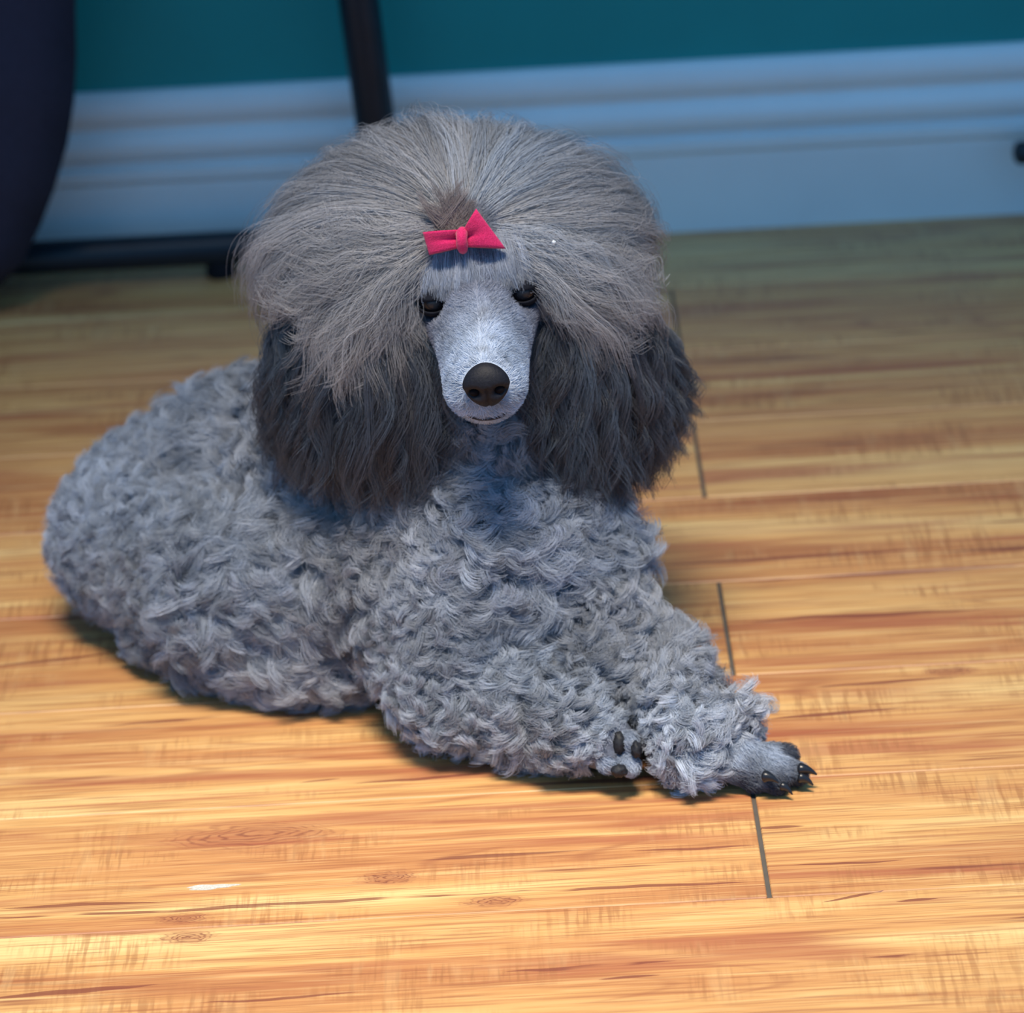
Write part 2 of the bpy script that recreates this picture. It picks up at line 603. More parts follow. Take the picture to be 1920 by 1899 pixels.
# ears: leather flaps under the long hair
for pts in (((690, 600, .14, .020), (650, 700, .125, .030), (650, 800, .115, .032), (680, 870, .11, .022)),
            ((1095, 600, .15, .018), (1150, 700, .13, .028), (1160, 790, .12, .031), (1140, 870, .11, .020))):
    for (a, b) in zip(pts[:-1], pts[1:]):
        cap('ear', at(*a[:3]), a[3], at(*b[:3]), b[3], 6)
# wool mass under the topknot
DC = at(862, 545, .140)
DA = (.127, .107, .092)             # half-size to the right, up, towards the viewer of the dog's face


def dome(n, rho=1.0):
    n = np.asarray(n)
    return DC + (n[..., 0:1] * CR * DA[0] + n[..., 1:2] * CU * DA[1] - n[..., 2:3] * CF * DA[2]) * rho


FUR = {'torso': 1, 'hind': 1, 'fore': 1, 'cuff': 1, 'neck': 1}

bm = bmesh.new()
for (tg, c, r) in BALLS:
    bmesh.ops.create_icosphere(bm, subdivisions=3, radius=r, matrix=Matrix.Translation(Vector(c)))


def ellipsoid(bm, c, axes, sub=4):
    m = Matrix(((axes[0][0], axes[1][0], axes[2][0], c[0]), (axes[0][1], axes[1][1], axes[2][1], c[1]),
                (axes[0][2], axes[1][2], axes[2][2], c[2]), (0, 0, 0, 1)))
    bmesh.ops.create_icosphere(bm, subdivisions=sub, radius=1, matrix=m)


ellipsoid(bm, DC - CF * -.012 + CU * .005, (CR * DA[0] * .66, CU * DA[1] * .66, CF * DA[2] * .62))
# muzzle and face: rings (Y, centre z, half width, half height, squareness)
RINGS = [(-46, -12, 30, 30, 2.2), (-30, -10, 35, 32, 2.2), (-12, -9, 35.5, 32, 2.3), (0, -13, 33, 29, 2.4), (12, -17, 29.5, 27, 2.5), (26, -20, 26.5, 23.5, 2.5),
         (42, -22, 24.5, 21.5, 2.5), (58, -24.5, 23.5, 22, 2.5), (70, -26, 22.5, 21.5, 2.4), (76, -27, 20, 20, 2.3), (80, -27.5, 15, 15.5, 2.2), (82, -27, 8, 9, 2.0)]
NSEG = 40
rv = []
for (y, zc_, hw, hh, sq) in RINGS:
    row = []
    y *= .92 if y > 0 else 1
    for k in range(NSEG):
        q = 2 * math.pi * k / NSEG
        cx, sz = math.cos(q), math.sin(q)
        x = hw * math.copysign(abs(cx) ** (2 / sq), cx)
        z = hh * math.copysign(abs(sz) ** (2 / sq), sz)
        if z > 0 and y > -5:                      # narrower bridge
            x *= 1 - .34 * (z / hh)
        if z < 0:
            x *= 1 - .30 * (z / hh) ** 2
        yy = y + (-.26 * (-z) if z < 0 else 0) * (1 if y > 60 else .3)
        row.append(bm.verts.new(H(x, yy, zc_ + z)))
    rv.append(row)
for i in range(len(rv) - 1):
    for k in range(NSEG):
        bm.faces.new((rv[i][k], rv[i][(k + 1) % NSEG], rv[i + 1][(k + 1) % NSEG], rv[i + 1][k]))
bm.faces.new(rv[0])
bm.faces.new(rv[-1][::-1])
# brow ridges and cheeks
for sx in (-1, 1):
    bmesh.ops.create_icosphere(bm, subdivisions=3, radius=.009, matrix=Matrix.Translation(Vector(H(sx * 22, -6, 10))))
    bmesh.ops.create_icosphere(bm, subdivisions=3, radius=.014, matrix=Matrix.Translation(Vector(H(sx * 19, -4, -13))))
bmesh.ops.recalc_face_normals(bm, faces=bm.faces)
me = bpy.data.meshes.new('body_source')
bm.to_mesh(me)
bm.free()
tmp = bpy.data.objects.new('body_source', me)
COL.objects.link(tmp)
md = tmp.modifiers.new('r', 'REMESH')
md.mode = 'VOXEL'
md.voxel_size = .0022
md.use_smooth_shade = True
sm = tmp.modifiers.new('s', 'SMOOTH')
sm.factor = .5
sm.iterations = 3
dg = bpy.context.evaluated_depsgraph_get()
body_me = bpy.data.meshes.new_from_object(tmp.evaluated_get(dg))
bpy.data.objects.remove(tmp)
body_me.name = 'body'
body_me.materials.clear()
V = np.empty(len(body_me.vertices) * 3, 'f')
body_me.vertices.foreach_get('co', V)
V = V.reshape(-1, 3)
V[:, 2] = np.maximum(V[:, 2], .0008)          # flattened where it lies on the floor
# sockets for the eyes
EYES = [H(-26, -1, 0), H(25.5, -1, 0)]
for e in EYES:
    ec = e + HM @ np.array([0, 4.0, 0])
    d = V - ec
    L = np.linalg.norm(d, axis=1)
    near = L < .0135
    V[near] = ec + d[near] / np.maximum(L[near, None], 1e-6) * (.0105 + (L[near, None] / .0135) * .003) * 1.0
    V[near] += (HM @ np.array([0, -3.2, 0])) * (1 - (L[near, None] / .0135)) 
body_me.vertices.foreach_set('co', V.ravel())
body_me.update()

# triangles, tags for the hair
body_me.calc_loop_triangles()
T = np.empty(len(body_me.loop_triangles) * 3, 'i')
body_me.loop_triangles.foreach_get('vertices', T)
T = T.reshape(-1, 3)
P0, P1, P2 = V[T[:, 0]], V[T[:, 1]], V[T[:, 2]]
CEN = (P0 + P1 + P2) / 3
NRM = np.cross(P1 - P0, P2 - P0)
AREA = np.linalg.norm(NRM, axis=1) / 2
NRM /= np.maximum(AREA[:, None] * 2, 1e-12)
VN = np.zeros_like(V)
for k in range(3):
    np.add.at(VN, T[:, k], NRM * AREA[:, None])
VN /= np.maximum(np.linalg.norm(VN, axis=1, keepdims=True), 1e-12)
TAGS = ['torso', 'hind', 'fore', 'cuff', 'neck', 'skull', 'paw', 'ear', 'face', 'dome']
best = np.full(len(CEN), 9.0)
TG = np.zeros(len(CEN), int)
for (tg, c, r) in BALLS:
    d = np.abs(np.linalg.norm(CEN - c, axis=1) - r)
    m = d < best
    best[m] = d[m]
    TG[m] = TAGS.index(tg)
loc = (CEN - HO) @ HM / 1e-6          # head coordinates in mm
inside = np.linalg.norm((CEN - DC) @ np.stack([CR / DA[0], CU / DA[1], CF / DA[2]], 1), axis=1) < .75
TG[inside] = TAGS.index('dome')
face_m = (loc[:, 1] > -18) & (np.abs(loc[:, 0]) < 40) & (loc[:, 2] < 30) & (loc[:, 2] > -50) & (loc[:, 1] < 95) & (TG != TAGS.index('ear'))
face_m &= np.linalg.norm(CEN - HO, axis=1) < .11
TG[face_m] = TAGS.index('face')

poodle = empty('poodle', (float(chest[0]), float(chest[1]), 0))
tag(poodle, 'grey curly-coated poodle lying on the wooden floor with crossed forelegs', 'dog')


# body skin colour by place
def fbm(p, scale, seed=0):
    """cheap smooth value noise, -1..1"""
    r = np.random.default_rng(seed)
    out = np.zeros(len(p))
    for k in range(7):
        d = r.normal(size=3)
        d /= np.linalg.norm(d)
        d2 = r.normal(size=3)
        f = scale * (.6 + .25 * k)
        ph = r.uniform(0, 6.28)
        out += np.sin(p @ d * f + ph + 1.3 * np.sin(p @ d2 * f * .6 + ph * 2)) / (1 + .25 * k)
    return out / 2.6


SKIN_DARK = np.array(srgb(70, 76, 92)[:3])
ti = np.zeros(len(V), int)
for k in range(3):
    ti[T[:, k]] = TG
SC_ = np.tile(np.array(srgb(104, 110, 126)[:3]), (len(V), 1))
SC_[ti == TAGS.index('ear')] = srgb(46, 48, 60)[:3]
SC_[ti == TAGS.index('dome')] = srgb(96, 98, 110)[:3]
lv = (V - HO) @ HM / 1e-6
fm = ti == TAGS.index('face')
light_f = (np.clip((lv[:, 1] - 5) / 40, 0, 1) * .75)[:, None]
fcol = np.array(srgb(116, 120, 138)[:3]) * (1 - light_f) + np.array(srgb(188, 202, 224)[:3]) * light_f
SC_[fm] = fcol[fm]
for e in EYES:                                             # dark lids
    d = np.linalg.norm(V - e, axis=1)
    k = np.clip((.0150 - d) / .004, 0, 1)[:, None]
    SC_ = SC_ * (1 - k) + np.array(srgb(34, 36, 46)[:3]) * k
pm = ti == TAGS.index('paw')
toe = np.full(len(V), 9.0)
for q in TOES:
    toe = np.minimum(toe, np.linalg.norm(V - q, axis=1))
pk_n = np.clip(fbm(V, 260, 5) * .35 + .55 + np.clip((toe - .0115) / .008, -.75, .3), 0, 1)[:, None]
cur = (np.linalg.norm(V - p1, axis=1) < .032)
pk_n[cur, 0] = np.clip(fbm(V[cur], 260, 5) * .25 + .75, 0, 1)
SC_[pm] = (np.array(srgb(62, 68, 82)[:3]) * (1 - pk_n) + np.array(srgb(168, 180, 200)[:3]) * pk_n)[pm]
ca = body_me.color_attributes.new('coat_colour', 'FLOAT_COLOR', 'POINT')
ca.data.foreach_set('color', np.concatenate([SC_, np.ones((len(V), 1))], 1).astype('f').ravel())
t = NT('poodle_skin')
att = t.n('ShaderNodeAttribute', attribute_name='coat_colour')
nz = t.noise(t.n('ShaderNodeNewGeometry').outputs['Position'], 900, 4)
t.bump(nz, .0008, .5)
M_SKIN = t.done(t.mix(t.math('MULTIPLY', t.step(nz, .4, .7), .35), att.outputs[0], srgb(60, 64, 80)), .75, .25)
body = link('body', body_me, M_SKIN, poodle)


# ------------------------------------------------------------------ hair
def hair_mat(name, rough=.42, spec=.5):
    t = NT(name)
    att = t.n('ShaderNodeAttribute', attribute_name='coat_colour')
    return t.done(att.outputs[0], rough, spec)


M_HAIR = hair_mat('poodle_hair')


def make_hair(name, pos, col, r0, r1, parent=None, label=None):
    """pos (n, k, 3) points of n strands; col (n, 3)"""
    n, k, _ = pos.shape
    cu = bpy.data.hair_curves.new(name)
    cu.add_curves([k] * n)
    off = np.array(parent.location if parent else (0, 0, 0))
    cu.attributes['position'].data.foreach_set('vector', pos.astype('f').ravel())
    rad = np.repeat(np.linspace(r0, r1, k)[None], n, 0).astype('f')
    a = cu.attributes.get('radius') or cu.attributes.new('radius', 'FLOAT', 'POINT')
    a.data.foreach_set('value', rad.ravel())
    a = cu.attributes.new('coat_colour', 'FLOAT_COLOR', 'CURVE')
    a.data.foreach_set('color', np.concatenate([col, np.ones((n, 1))], 1).astype('f').ravel())
    cu.materials.append(M_HAIR)
    o = bpy.data.objects.new(name, cu)
    COL.objects.link(o)
    if parent:
        o.parent = parent
        o.location = -parent.location
    if label:
        o['label'] = label
    return o


def unit(v):
    return v / np.maximum(np.linalg.norm(v, axis=-1, keepdims=True), 1e-9)


def sample(mask, n, weight=None):
    idx = np.where(mask)[0]
    w = AREA[idx] * (1 if weight is None else weight[idx])
    f = rng.choice(idx, n, p=w / w.sum())
    a, b = rng.random(n), rng.random(n)
    s = a + b > 1
    a[s], b[s] = 1 - a[s], 1 - b[s]
    c = 1 - a - b
    p = P0[f] * c[:, None] + P1[f] * a[:, None] + P2[f] * b[:, None]
    nn = unit(VN[T[f, 0]] * c[:, None] + VN[T[f, 1]] * a[:, None] + VN[T[f, 2]] * b[:, None])
    return p, nn, f


def bundle(guide, frame_a, frame_b, m, spread, tip, frizz, jitter_len=.18, kpow=1.0):
    """m strands around each guide (n,k,3); the offsets shrink to `tip` of `spread` at the end"""
    n, k, _ = guide.shape
    s = np.linspace(0, 1, k)
    ang = rng.uniform(0, 2 * np.pi, (n, m))
    rad = np.sqrt(rng.random((n, m))) * np.asarray(spread).reshape(-1, 1)
    off = (np.cos(ang) * rad)[..., None] * frame_a[:, None] + (np.sin(ang) * rad)[..., None] * frame_b[:, None]
    shr = 1 - (1 - tip) * s ** kpow
    root = guide[:, :1]
    ln = 1 - rng.random((n, m, 1, 1)) * jitter_len
    out = root[:, None] + (guide - root)[:, None] * ln + off[:, :, None] * shr[None, None, :, None]
    f = rng.normal(size=(n, m, k, 3)) * frizz
    f[:, :, 0] = 0
    f = np.cumsum(f, axis=2) * .6
    return (out + f).reshape(n * m, k, 3)


GREY_L = np.array(srgb(184, 194, 210)[:3])
GREY_M = np.array(srgb(142, 151, 167)[:3])
GREY_D = np.array(srgb(72, 76, 92)[:3])
WARM = np.array(srgb(156, 154, 158)[:3])
DARK = np.array(srgb(44, 47, 62)[:3])
BROWN = np.array(srgb(62, 50, 52)[:3])


def coat_colour(p, n):
    """colour of the body wool by place: paler forelegs and rump, darker saddle and chest"""
    k = fbm(p, 38, 1)
    base = GREY_M * np.ones((len(p), 1))
    pale = np.clip((.075 - p[:, 2]) / .06, 0, 1) * np.clip((.10 - p[:, 1]) / .08, 0, 1)
    base = base * (1 - pale[:, None]) + GREY_L * pale[:, None]
    w = np.clip(fbm(p, 26, 2) * .6 + .25, 0, .7)[:, None]
    base = base * (1 - w) + WARM * w
    return base * (1 + .20 * k[:, None])


# -- the curly coat
mask = np.isin(TG, [TAGS.index(x) for x in ('torso', 'hind', 'fore', 'cuff', 'neck')]) & (CEN[:, 2] > .003)
facing = -(NRM @ CF)
wgt = np.clip(.35 + facing, .12, 1.0)
NC, MS, K = 7800, 46, 12
p, nn, f = sample(mask, NC, wgt)
tg = TG[f]
paw_c = [C(1160, 1412, z=.02), C(1440, 1440, z=.012)]
far = np.min([np.linalg.norm(p - q, axis=1) for q in paw_c], 0)
keep_ = (far > .0165) & (np.linalg.norm(p - paw_c[0], axis=1) > .0215)
p, nn, f, tg, far = p[keep_], nn[keep_], f[keep_], tg[keep_], far[keep_]
NC = len(p)
down = np.array([0, -.15, -1.0])
comb = np.tile(down, (NC, 1)) + np.stack([fbm(p, 60, 11), fbm(p, 60, 12), fbm(p, 60, 13)], 1) * 1.0 + rng.normal(size=(NC, 3)) * .28
leg = np.isin(tg, [TAGS.index('fore'), TAGS.index('cuff')])
comb[leg] += np.array([.5, -.5, .2])
L = np.where(leg, .0235, .031) * rng.uniform(.75, 1.2, NC)
L[p[:, 0] < -.22] *= .60
L *= np.clip(.30 + (far - .016) / .045, .30, 1)
e0_ = rng.uniform(.55, 1.15, NC)                      # start elevation from the surface
sgn = np.where(fbm(p, 110, 14) + rng.normal(size=NC) * .35 > 0, 1.0, -1.0)
twist = sgn * rng.uniform(1.0, 3.9, NC)               # the curl turns within the surface
spread = np.where(leg, rng.uniform(.0020, .0040, NC), rng.uniform(.0026, .0052, NC))


def rp(a, sd=0.0):
    r = np.repeat(a, MS, 0)
    return r + rng.normal(size=r.shape) * sd if sd else r


nn_, Tn = rp(nn), unit(comb - nn * np.sum(comb * nn, 1, keepdims=True))
Bn = np.cross(nn, Tn)
Tn, Bn = rp(Tn), rp(Bn)
NSs = NC * MS
ang = rng.uniform(0, 2 * np.pi, NSs)
rad = np.sqrt(rng.random(NSs)) * rp(spread)
off = (np.cos(ang) * rad)[:, None] * Tn + (np.sin(ang) * rad)[:, None] * Bn
s = np.linspace(0, 1, K)
phi = (rp(e0_, .10) * 1.0)[:, None] * (1 - s[None]) ** .8 + .10 - .35 * s[None] ** 3
tw = rp(twist)[:, None] * ((1 + rp(np.where(rng.random(NC) < .25, .20, .05)) * rng.normal(size=NSs))[:, None] * s[None] ** 1.25)
Ls = rp(L) * rng.uniform(.72, 1.05, NSs) / (K - 1)
d = (np.cos(phi) * np.cos(tw))[..., None] * Tn[:, None] + (np.cos(phi) * np.sin(tw))[..., None] * Bn[:, None] + np.sin(phi)[..., None] * nn_[:, None]
d *= Ls[:, None, None]
pos = np.concatenate([np.zeros((NSs, 1, 3)), np.cumsum(d[:, :-1], 1)], 1)
pos += (rp(p - nn * .0015))[:, None] + off[:, None] * (1 - .60 * s ** 1.6)[None, :, None]
del d, phi, tw
pos[..., 2] = np.maximum(pos[..., 2], .0012)
cc = coat_colour(p, nn) * rng.uniform(.66, 1.46, (NC, 1))
col = rp(cc) * rng.uniform(.82, 1.22, (NSs, 1))
make_hair('curly_coat', pos, col, .00012, .00006, poodle)
# -- loose underwool that fills the gaps between the locks
N, K = 90000, 7
p, nn, f = sample(mask, N, wgt)
far = np.min([np.linalg.norm(p - q, axis=1) for q in paw_c], 0)
k_ = (far > .016) & (np.linalg.norm(p - paw_c[0], axis=1) > .020)
p, nn, far = p[k_], nn[k_], far[k_]
N = len(p)
dirs = unit(nn + rng.normal(size=(N, 3)) * .55 + np.array([0, -.1, -.35]))
s = np.linspace(0, 1, K)
Lu = rng.uniform(.006, .014, N) * np.clip(.4 + (far - .02) / .05, .4, 1)
turn = np.cross(dirs, unit(rng.normal(size=(N, 3))))
pos = p[:, None] + dirs[:, None] * (Lu[:, None] * s[None])[..., None] + turn[:, None] * (Lu[:, None] * .40 * np.sin(s[None] * rng.uniform(2.5, 6, (N, 1))))[..., None]
pos[..., 2] = np.maximum(pos[..., 2], .0012)
make_hair('underwool', pos, coat_colour(p, nn) * rng.uniform(.75, 1.25, (N, 1)), .00010, .00005, poodle)

# -- short fur of the face and paws
mask = np.isin(TG, [TAGS.index('face'), TAGS.index('paw'), TAGS.index('skull')])
N = 52000
p, nn, f = sample(mask, N)
lp = (p - HO) @ HM / 1e-6
isf = TG[f] != TAGS.index('paw')
comb = np.where(isf[:, None], -hy * 1.0 + np.sign(lp[:, :1]) * hx * .35 - hz * .35, np.array([.6, -.5, -.3]))
comb = comb + np.stack([fbm(p, 190, 21), fbm(p, 190, 22), fbm(p, 190, 23)], 1) * .45 + rng.normal(size=(N, 3)) * .25
Tn = unit(comb - nn * np.sum(comb * nn, 1, keepdims=True))
K = 5
s = np.linspace(0, 1, K)
L = rng.uniform(.0022, .0042, N)
keep = np.ones(N, bool)
for e in EYES:
    keep &= np.linalg.norm(p - e - HM @ np.array([0, 3.0, 0]), axis=1) > .0118
keep &= ~((np.linalg.norm((lp - np.array([2, 77, -15])) / np.array([15, 12, 13]), axis=1) < 1))
el = .55 - .5 * s
stepv = (np.cos(el)[None, :, None] * Tn[:, None] + np.sin(el)[None, :, None] * nn[:, None]) * (L / (K - 1))[:, None, None]
pos = np.concatenate([np.zeros((N, 1, 3)), np.cumsum(stepv[:, :-1], 1)], 1) + p[:, None]
bc = SC_[T[f, 0]]
col = bc * np.clip(1 + .32 * fbm(p, 420, 31) + rng.normal(size=N) * .16, .45, 1.5)[:, None]
make_hair('face_fur', pos[keep], col[keep], .00011, .00005, poodle)

# -- topknot: long wool that fans out from the bow over the skull
fa = unit(np.array([.03, .36, .93]))
fx = unit(np.cross([0, 1, 0], fa))
fy = np.cross(fa, fx)
NG, MS, K = 3000, 42, 16
al = rng.uniform(0, 2 * np.pi, NG * 2)
deg = np.degrees(al)
ok = ~((deg > 227) & (deg < 319))
al = al[ok][:NG]
NG = len(al)
deg = np.degrees(al)
lay = rng.random(NG) ** .6                     # 0 inner .. 1 outer layer
th0 = .05 + .80 * rng.random(NG) ** 1.5
low = (deg > 180)
th1 = np.where(low, rng.uniform(.62, 1.12, NG), rng.uniform(1.1, 1.95, NG))
th1 = np.where(low & (rng.random(NG) < .16), th1 + .38, th1)
th1 = np.maximum(th1, th0 + .35)
s = np.linspace(0, 1, K)
th = th0[:, None] + (th1 - th0)[:, None] * s[None]
wob = fbm(np.stack([al * 3, lay * 2, th0], 1), 2.0, 41)[:, None] * .34 * s[None] ** 1.5 + (rng.normal(size=NG) * .07)[:, None] * s[None]
alw = al[:, None] + wob
n3 = np.cos(th)[..., None] * fa + np.sin(th)[..., None] * (np.cos(alw)[..., None] * fx + np.sin(alw)[..., None] * fy)
rho0 = .60 + .16 * lay
rho1 = .74 + .25 * lay + rng.normal(size=NG) * .045
rho = rho0[:, None] + (rho1 - rho0)[:, None] * (1 - (1 - s[None]) ** 2.2)
g = DC + (n3[..., 0:1] * CR * DA[0] + n3[..., 1:2] * CU * DA[1] - n3[..., 2:3] * CF * DA[2]) * rho[..., None]
g[:, :, 2] -= (.012 * np.clip(-np.sin(al), -.2, 1) + .006)[:, None] * s[None] ** 2
tang = unit(g[:, 6] - g[:, 5])
fb = unit(np.cross(tang, CF))
fc = np.cross(tang, fb)
ph = rng.uniform(0, 6.28, NG)
wave = np.sin(ph[:, None] + s[None] * rng.uniform(8, 20, NG)[:, None]) * ((.0022 + .0030 * (low & (rng.random(NG) < .6)))[:, None] * s[None] ** 1.4 + .0003)
g = g + wave[..., None] * fb[:, None]
pos = bundle(g, fb, fc, MS, rng.uniform(.003, .008, NG), .7, .00055, .35)
k = fbm(g[:, 8], 36, 43)
cc = (np.array(srgb(148, 157, 171)[:3]) * np.ones((NG, 1)))
w = np.clip(fbm(g[:, 8], 22, 44) * .7 + .4, 0, .8)[:, None]
cc = cc * (1 - w) + np.array(srgb(156, 152, 154)[:3]) * w
cc *= (1 + .15 * k[:, None])
cc *= rng.uniform(.72, 1.28, (NG, 1))
col = np.repeat(cc, MS, 0) * rng.uniform(.8, 1.22, (NG * MS, 1))
make_hair('topknot', pos, col, .00010, .00005, poodle)


# -- long ear hair
def ear_hair(n, ms, roots, tips, bulge, seed):
    """roots and tips: rows of (px, py, y) spanning the ear from one edge to the other"""
    K = 18
    s = np.linspace(0, 1, K)
    u = rng.random(n)
    v = rng.random(n)
    R0 = np.array([at(*q) for q in roots])
    T0 = np.array([at(*q) for q in tips])
    ur = np.clip(u + rng.normal(size=n) * .05, 0, 1) * (len(roots) - 1)
    ut = np.clip(u + rng.normal(size=n) * .08, 0, 1) * (len(tips) - 1)

    def lerp(A, q):
        i = np.clip(q.astype(int), 0, len(A) - 2)
        w = (q - i)[:, None]
        return A[i] * (1 - w) + A[i + 1] * w
    r = lerp(R0, ur)
    e = lerp(T0, ut)
    depth = (v - .5)
    r = r + CF * (depth * .045)[:, None]
    r = r + (DC - r) * (rng.random(n) ** 1.5 * .4)[:, None]
    r[:, 2] += .012 - rng.random(n) * .055 * (rng.random(n) < .55)
    e = e + CF * (depth * .06)[:, None]
    e = e + (e - r) * (rng.random(n) * -.34)[:, None]
    mid = (r + e) / 2 + (-CF * bulge)[None] * (1 - v)[:, None] + CR[None] * ((u - .5) * .022)[:, None]
    g = ((1 - s) ** 2)[None, :, None] * r[:, None] + (2 * s * (1 - s))[None, :, None] * (2 * mid - (r + e) / 2)[:, None] + (s ** 2)[None, :, None] * e[:, None]
    ph = fbm(g[:, 9], 30, seed) * 3 + rng.uniform(0, 2.2, n)
    fr = rng.uniform(9, 17, n)
    amp = rng.uniform(.0022, .0068, n)
    w1 = np.sin(ph[:, None] + fr[:, None] * s[None]) * (amp[:, None] * (.15 + s[None] ** .8))
    w2 = np.cos(ph[:, None] * 1.3 + fr[:, None] * s[None]) * (amp[:, None] * .7 * (.15 + s[None]))
    g = g + w1[..., None] * CR + w2[..., None] * CF
    a = np.tile(CR, (n, 1))
    b = np.tile(CF, (n, 1))
    pos = bundle(g, a, b, ms, rng.uniform(.0018, .006, n), .35, .00040, .30)
    z = rng.random((n, 1))
    cc = np.array(srgb(46, 52, 64)[:3]) * (1 - z) + np.array(srgb(74, 86, 102)[:3]) * z
    br = np.clip(fbm(g[:, 14], 30, seed + 3) * .6 + .15, 0, .7)[:, None] * (1 - z * .5)
    cc = cc * (1 - br) + np.array(srgb(60, 52, 56)[:3]) * br
    cc *= rng.uniform(.7, 1.35, (n, 1))
    col = np.repeat(cc, ms, 0) * rng.uniform(.75, 1.3, (n * ms, 1))
    return pos, col


pos, col = ear_hair(950, 40, [(550, 605, .16), (610, 585, .125), (700, 580, .11), (770, 600, .11)],
                    [(492, 850, .15), (540, 940, .10), (650, 975, .08), (760, 985, .075), (870, 890, .085)], .018, 51)
make_hair('ear_hair', pos, col, .00013, .00006, poodle, 'long dark wavy hair of one drooping ear')
pos, col = ear_hair(950, 40, [(1045, 600, .115), (1090, 590, .11), (1160, 585, .125), (1205, 610, .17)],
                    [(1000, 860, .085), (1060, 960, .08), (1150, 985, .085), (1240, 930, .11), (1312, 790, .15)], .018, 61)
make_hair('ear_hair', pos, col, .00013, .00006, poodle, 'long dark wavy hair of the other drooping ear')

# -- short darker tuft standing up behind the bow
n, ms, K = 46, 26, 8
s = np.linspace(0, 1, K)
r = np.array([at(850 + rng.normal() * 13, 428 + rng.normal() * 5, float(dome(fa, .90)[1])) for _ in range(n)])
dv = unit(CU * 1.0 + CR * rng.normal(size=(n, 1)) * .55 - CF * .30)
g = r[:, None] + dv[:, None] * (s[None] * rng.uniform(.010, .028, (n, 1)))[..., None] + CR * (np.sin(s * 4)[None] * rng.normal(size=(n, 1)) * .0025)[..., None]
pos = bundle(g, np.tile(CR, (n, 1)), np.tile(CU, (n, 1)), ms, np.full(n, .003), .6, .0004)
cc = np.array(srgb(136, 126, 124)[:3]) * rng.uniform(.7, 1.3, (n, 1))
make_hair('tuft', pos, np.repeat(cc, ms, 0), .00011, .00005, poodle, 'short brownish tuft gathered behind the bow')

# -- brow hair overhanging the eyes
n, ms, K = 190, 30, 8
s = np.linspace(0, 1, K)
x = rng.uniform(13, 37, n) * rng.choice([-1, 1], n)
r = np.array([H(xx * .95, -9 - .004 * xx * xx, 13 + rng.normal() * 2) for xx in x])
e = np.array([H(xx * 1.10, 9.5 - .005 * xx * xx + rng.normal(), 5.0 + rng.normal() * 1.8) for xx in x])
mid = np.array([H(xx * 1.02, 6 - .005 * xx * xx, 13 + rng.normal()) for xx in x])
g = ((1 - s) ** 2)[None, :, None] * r[:, None] + (2 * s * (1 - s))[None, :, None] * mid[:, None] + (s ** 2)[None, :, None] * e[:, None]
g = g + (np.sin(rng.uniform(0, 6, n)[:, None] + 6 * s[None]) * .0012 * s[None])[..., None] * hx
pos = bundle(g, np.tile(hx, (n, 1)), np.tile(hz, (n, 1)), ms, np.full(n, .0026), .5, .00028)
cc = np.array(srgb(120, 126, 140)[:3]) * rng.uniform(.7, 1.25, (n, 1))
make_hair('brow_hair', pos, np.repeat(cc, ms, 0) * rng.uniform(.8, 1.2, (n * ms, 1)), .00011, .00005, poodle)

# -- fringe over the brow
n, ms, K = 330, 34, 9
s = np.linspace(0, 1, K)
x = rng.uniform(-31, 31, n)
hgt = rng.uniform(13, 30, n)
r = np.array([H(xx * .85, -14 - .006 * xx * xx, hh) for xx, hh in zip(x, hgt)])
e = np.array([H(xx * 1.12, 8 - .006 * xx * xx + rng.normal() * 1.5, max(hh - 22, 6 - .006 * xx * xx) + rng.normal() * 2.0) for xx, hh in zip(x, hgt)])
mid = np.array([H(xx, 6 - .006 * xx * xx, hh - 4) for xx, hh in zip(x, hgt)])
g = ((1 - s) ** 2)[None, :, None] * r[:, None] + (2 * s * (1 - s))[None, :, None] * mid[:, None] + (s ** 2)[None, :, None] * e[:, None]
g = g + (np.sin(rng.uniform(0, 6, n)[:, None] + 7 * s[None]) * .0010 * s[None])[..., None] * hx
pos = bundle(g, np.tile(hx, (n, 1)), np.tile(hz, (n, 1)), ms, np.full(n, .0030), .6, .00025)
cc = np.array(srgb(158, 166, 184)[:3]) * rng.uniform(.8, 1.2, (n, 1))
make_hair('fringe', pos, np.repeat(cc, ms, 0) * rng.uniform(.8, 1.2, (n * ms, 1)), .00012, .00006, poodle)

# ------------------------------------------------------------------ nose, eyes, claws
M_NOSE = simple_mat('nose_leather', srgb(24, 24, 32), .6, .25, .25, 700, .0005)
bm = bmesh.new()
bmesh.ops.create_icosphere(bm, subdivisions=5, radius=1)
NC_ = np.array([1.5, 76.5, -15.5])
for v in bm.verts:
    x, y, z = v.co
    w = 13.2 * (1 - .22 * max(0, -z) ** 1.2) * (1 - .10 * max(0, z) ** 2)
    q = np.array([x * w, y * 7.5, z * (12.2 if z > 0 else 13.2)])
    q[1] += -2.6 * max(0, z) ** 2 + .6 * max(0, -z)
    # nostrils and the groove below
    for sx in (-1, 1):
        dn = ((q[0] - sx * 6.6) / 3.3) ** 2 + ((q[2] + 2.0) / 2.8) ** 2
        if y > 0:
            q[1] -= 5.2 * math.exp(-dn)
        ds = ((q[0] - sx * 11.0) / 3.0) ** 2 + ((q[2] + 2.6) / 1.6) ** 2
        if y > -.2:
            q[1] -= 1.6 * math.exp(-ds)
    if y > 0 and z < .1:
        q[1] -= 1.5 * math.exp(-(q[0] / .9) ** 2)
    v.co = Vector(H(*(q + NC_)))
nose = link('nose', bm_mesh('nose', bm), M_NOSE, poodle)
M_NOSTRIL = simple_mat('nostril_dark', (.004, .003, .005, 1), .8, .1)
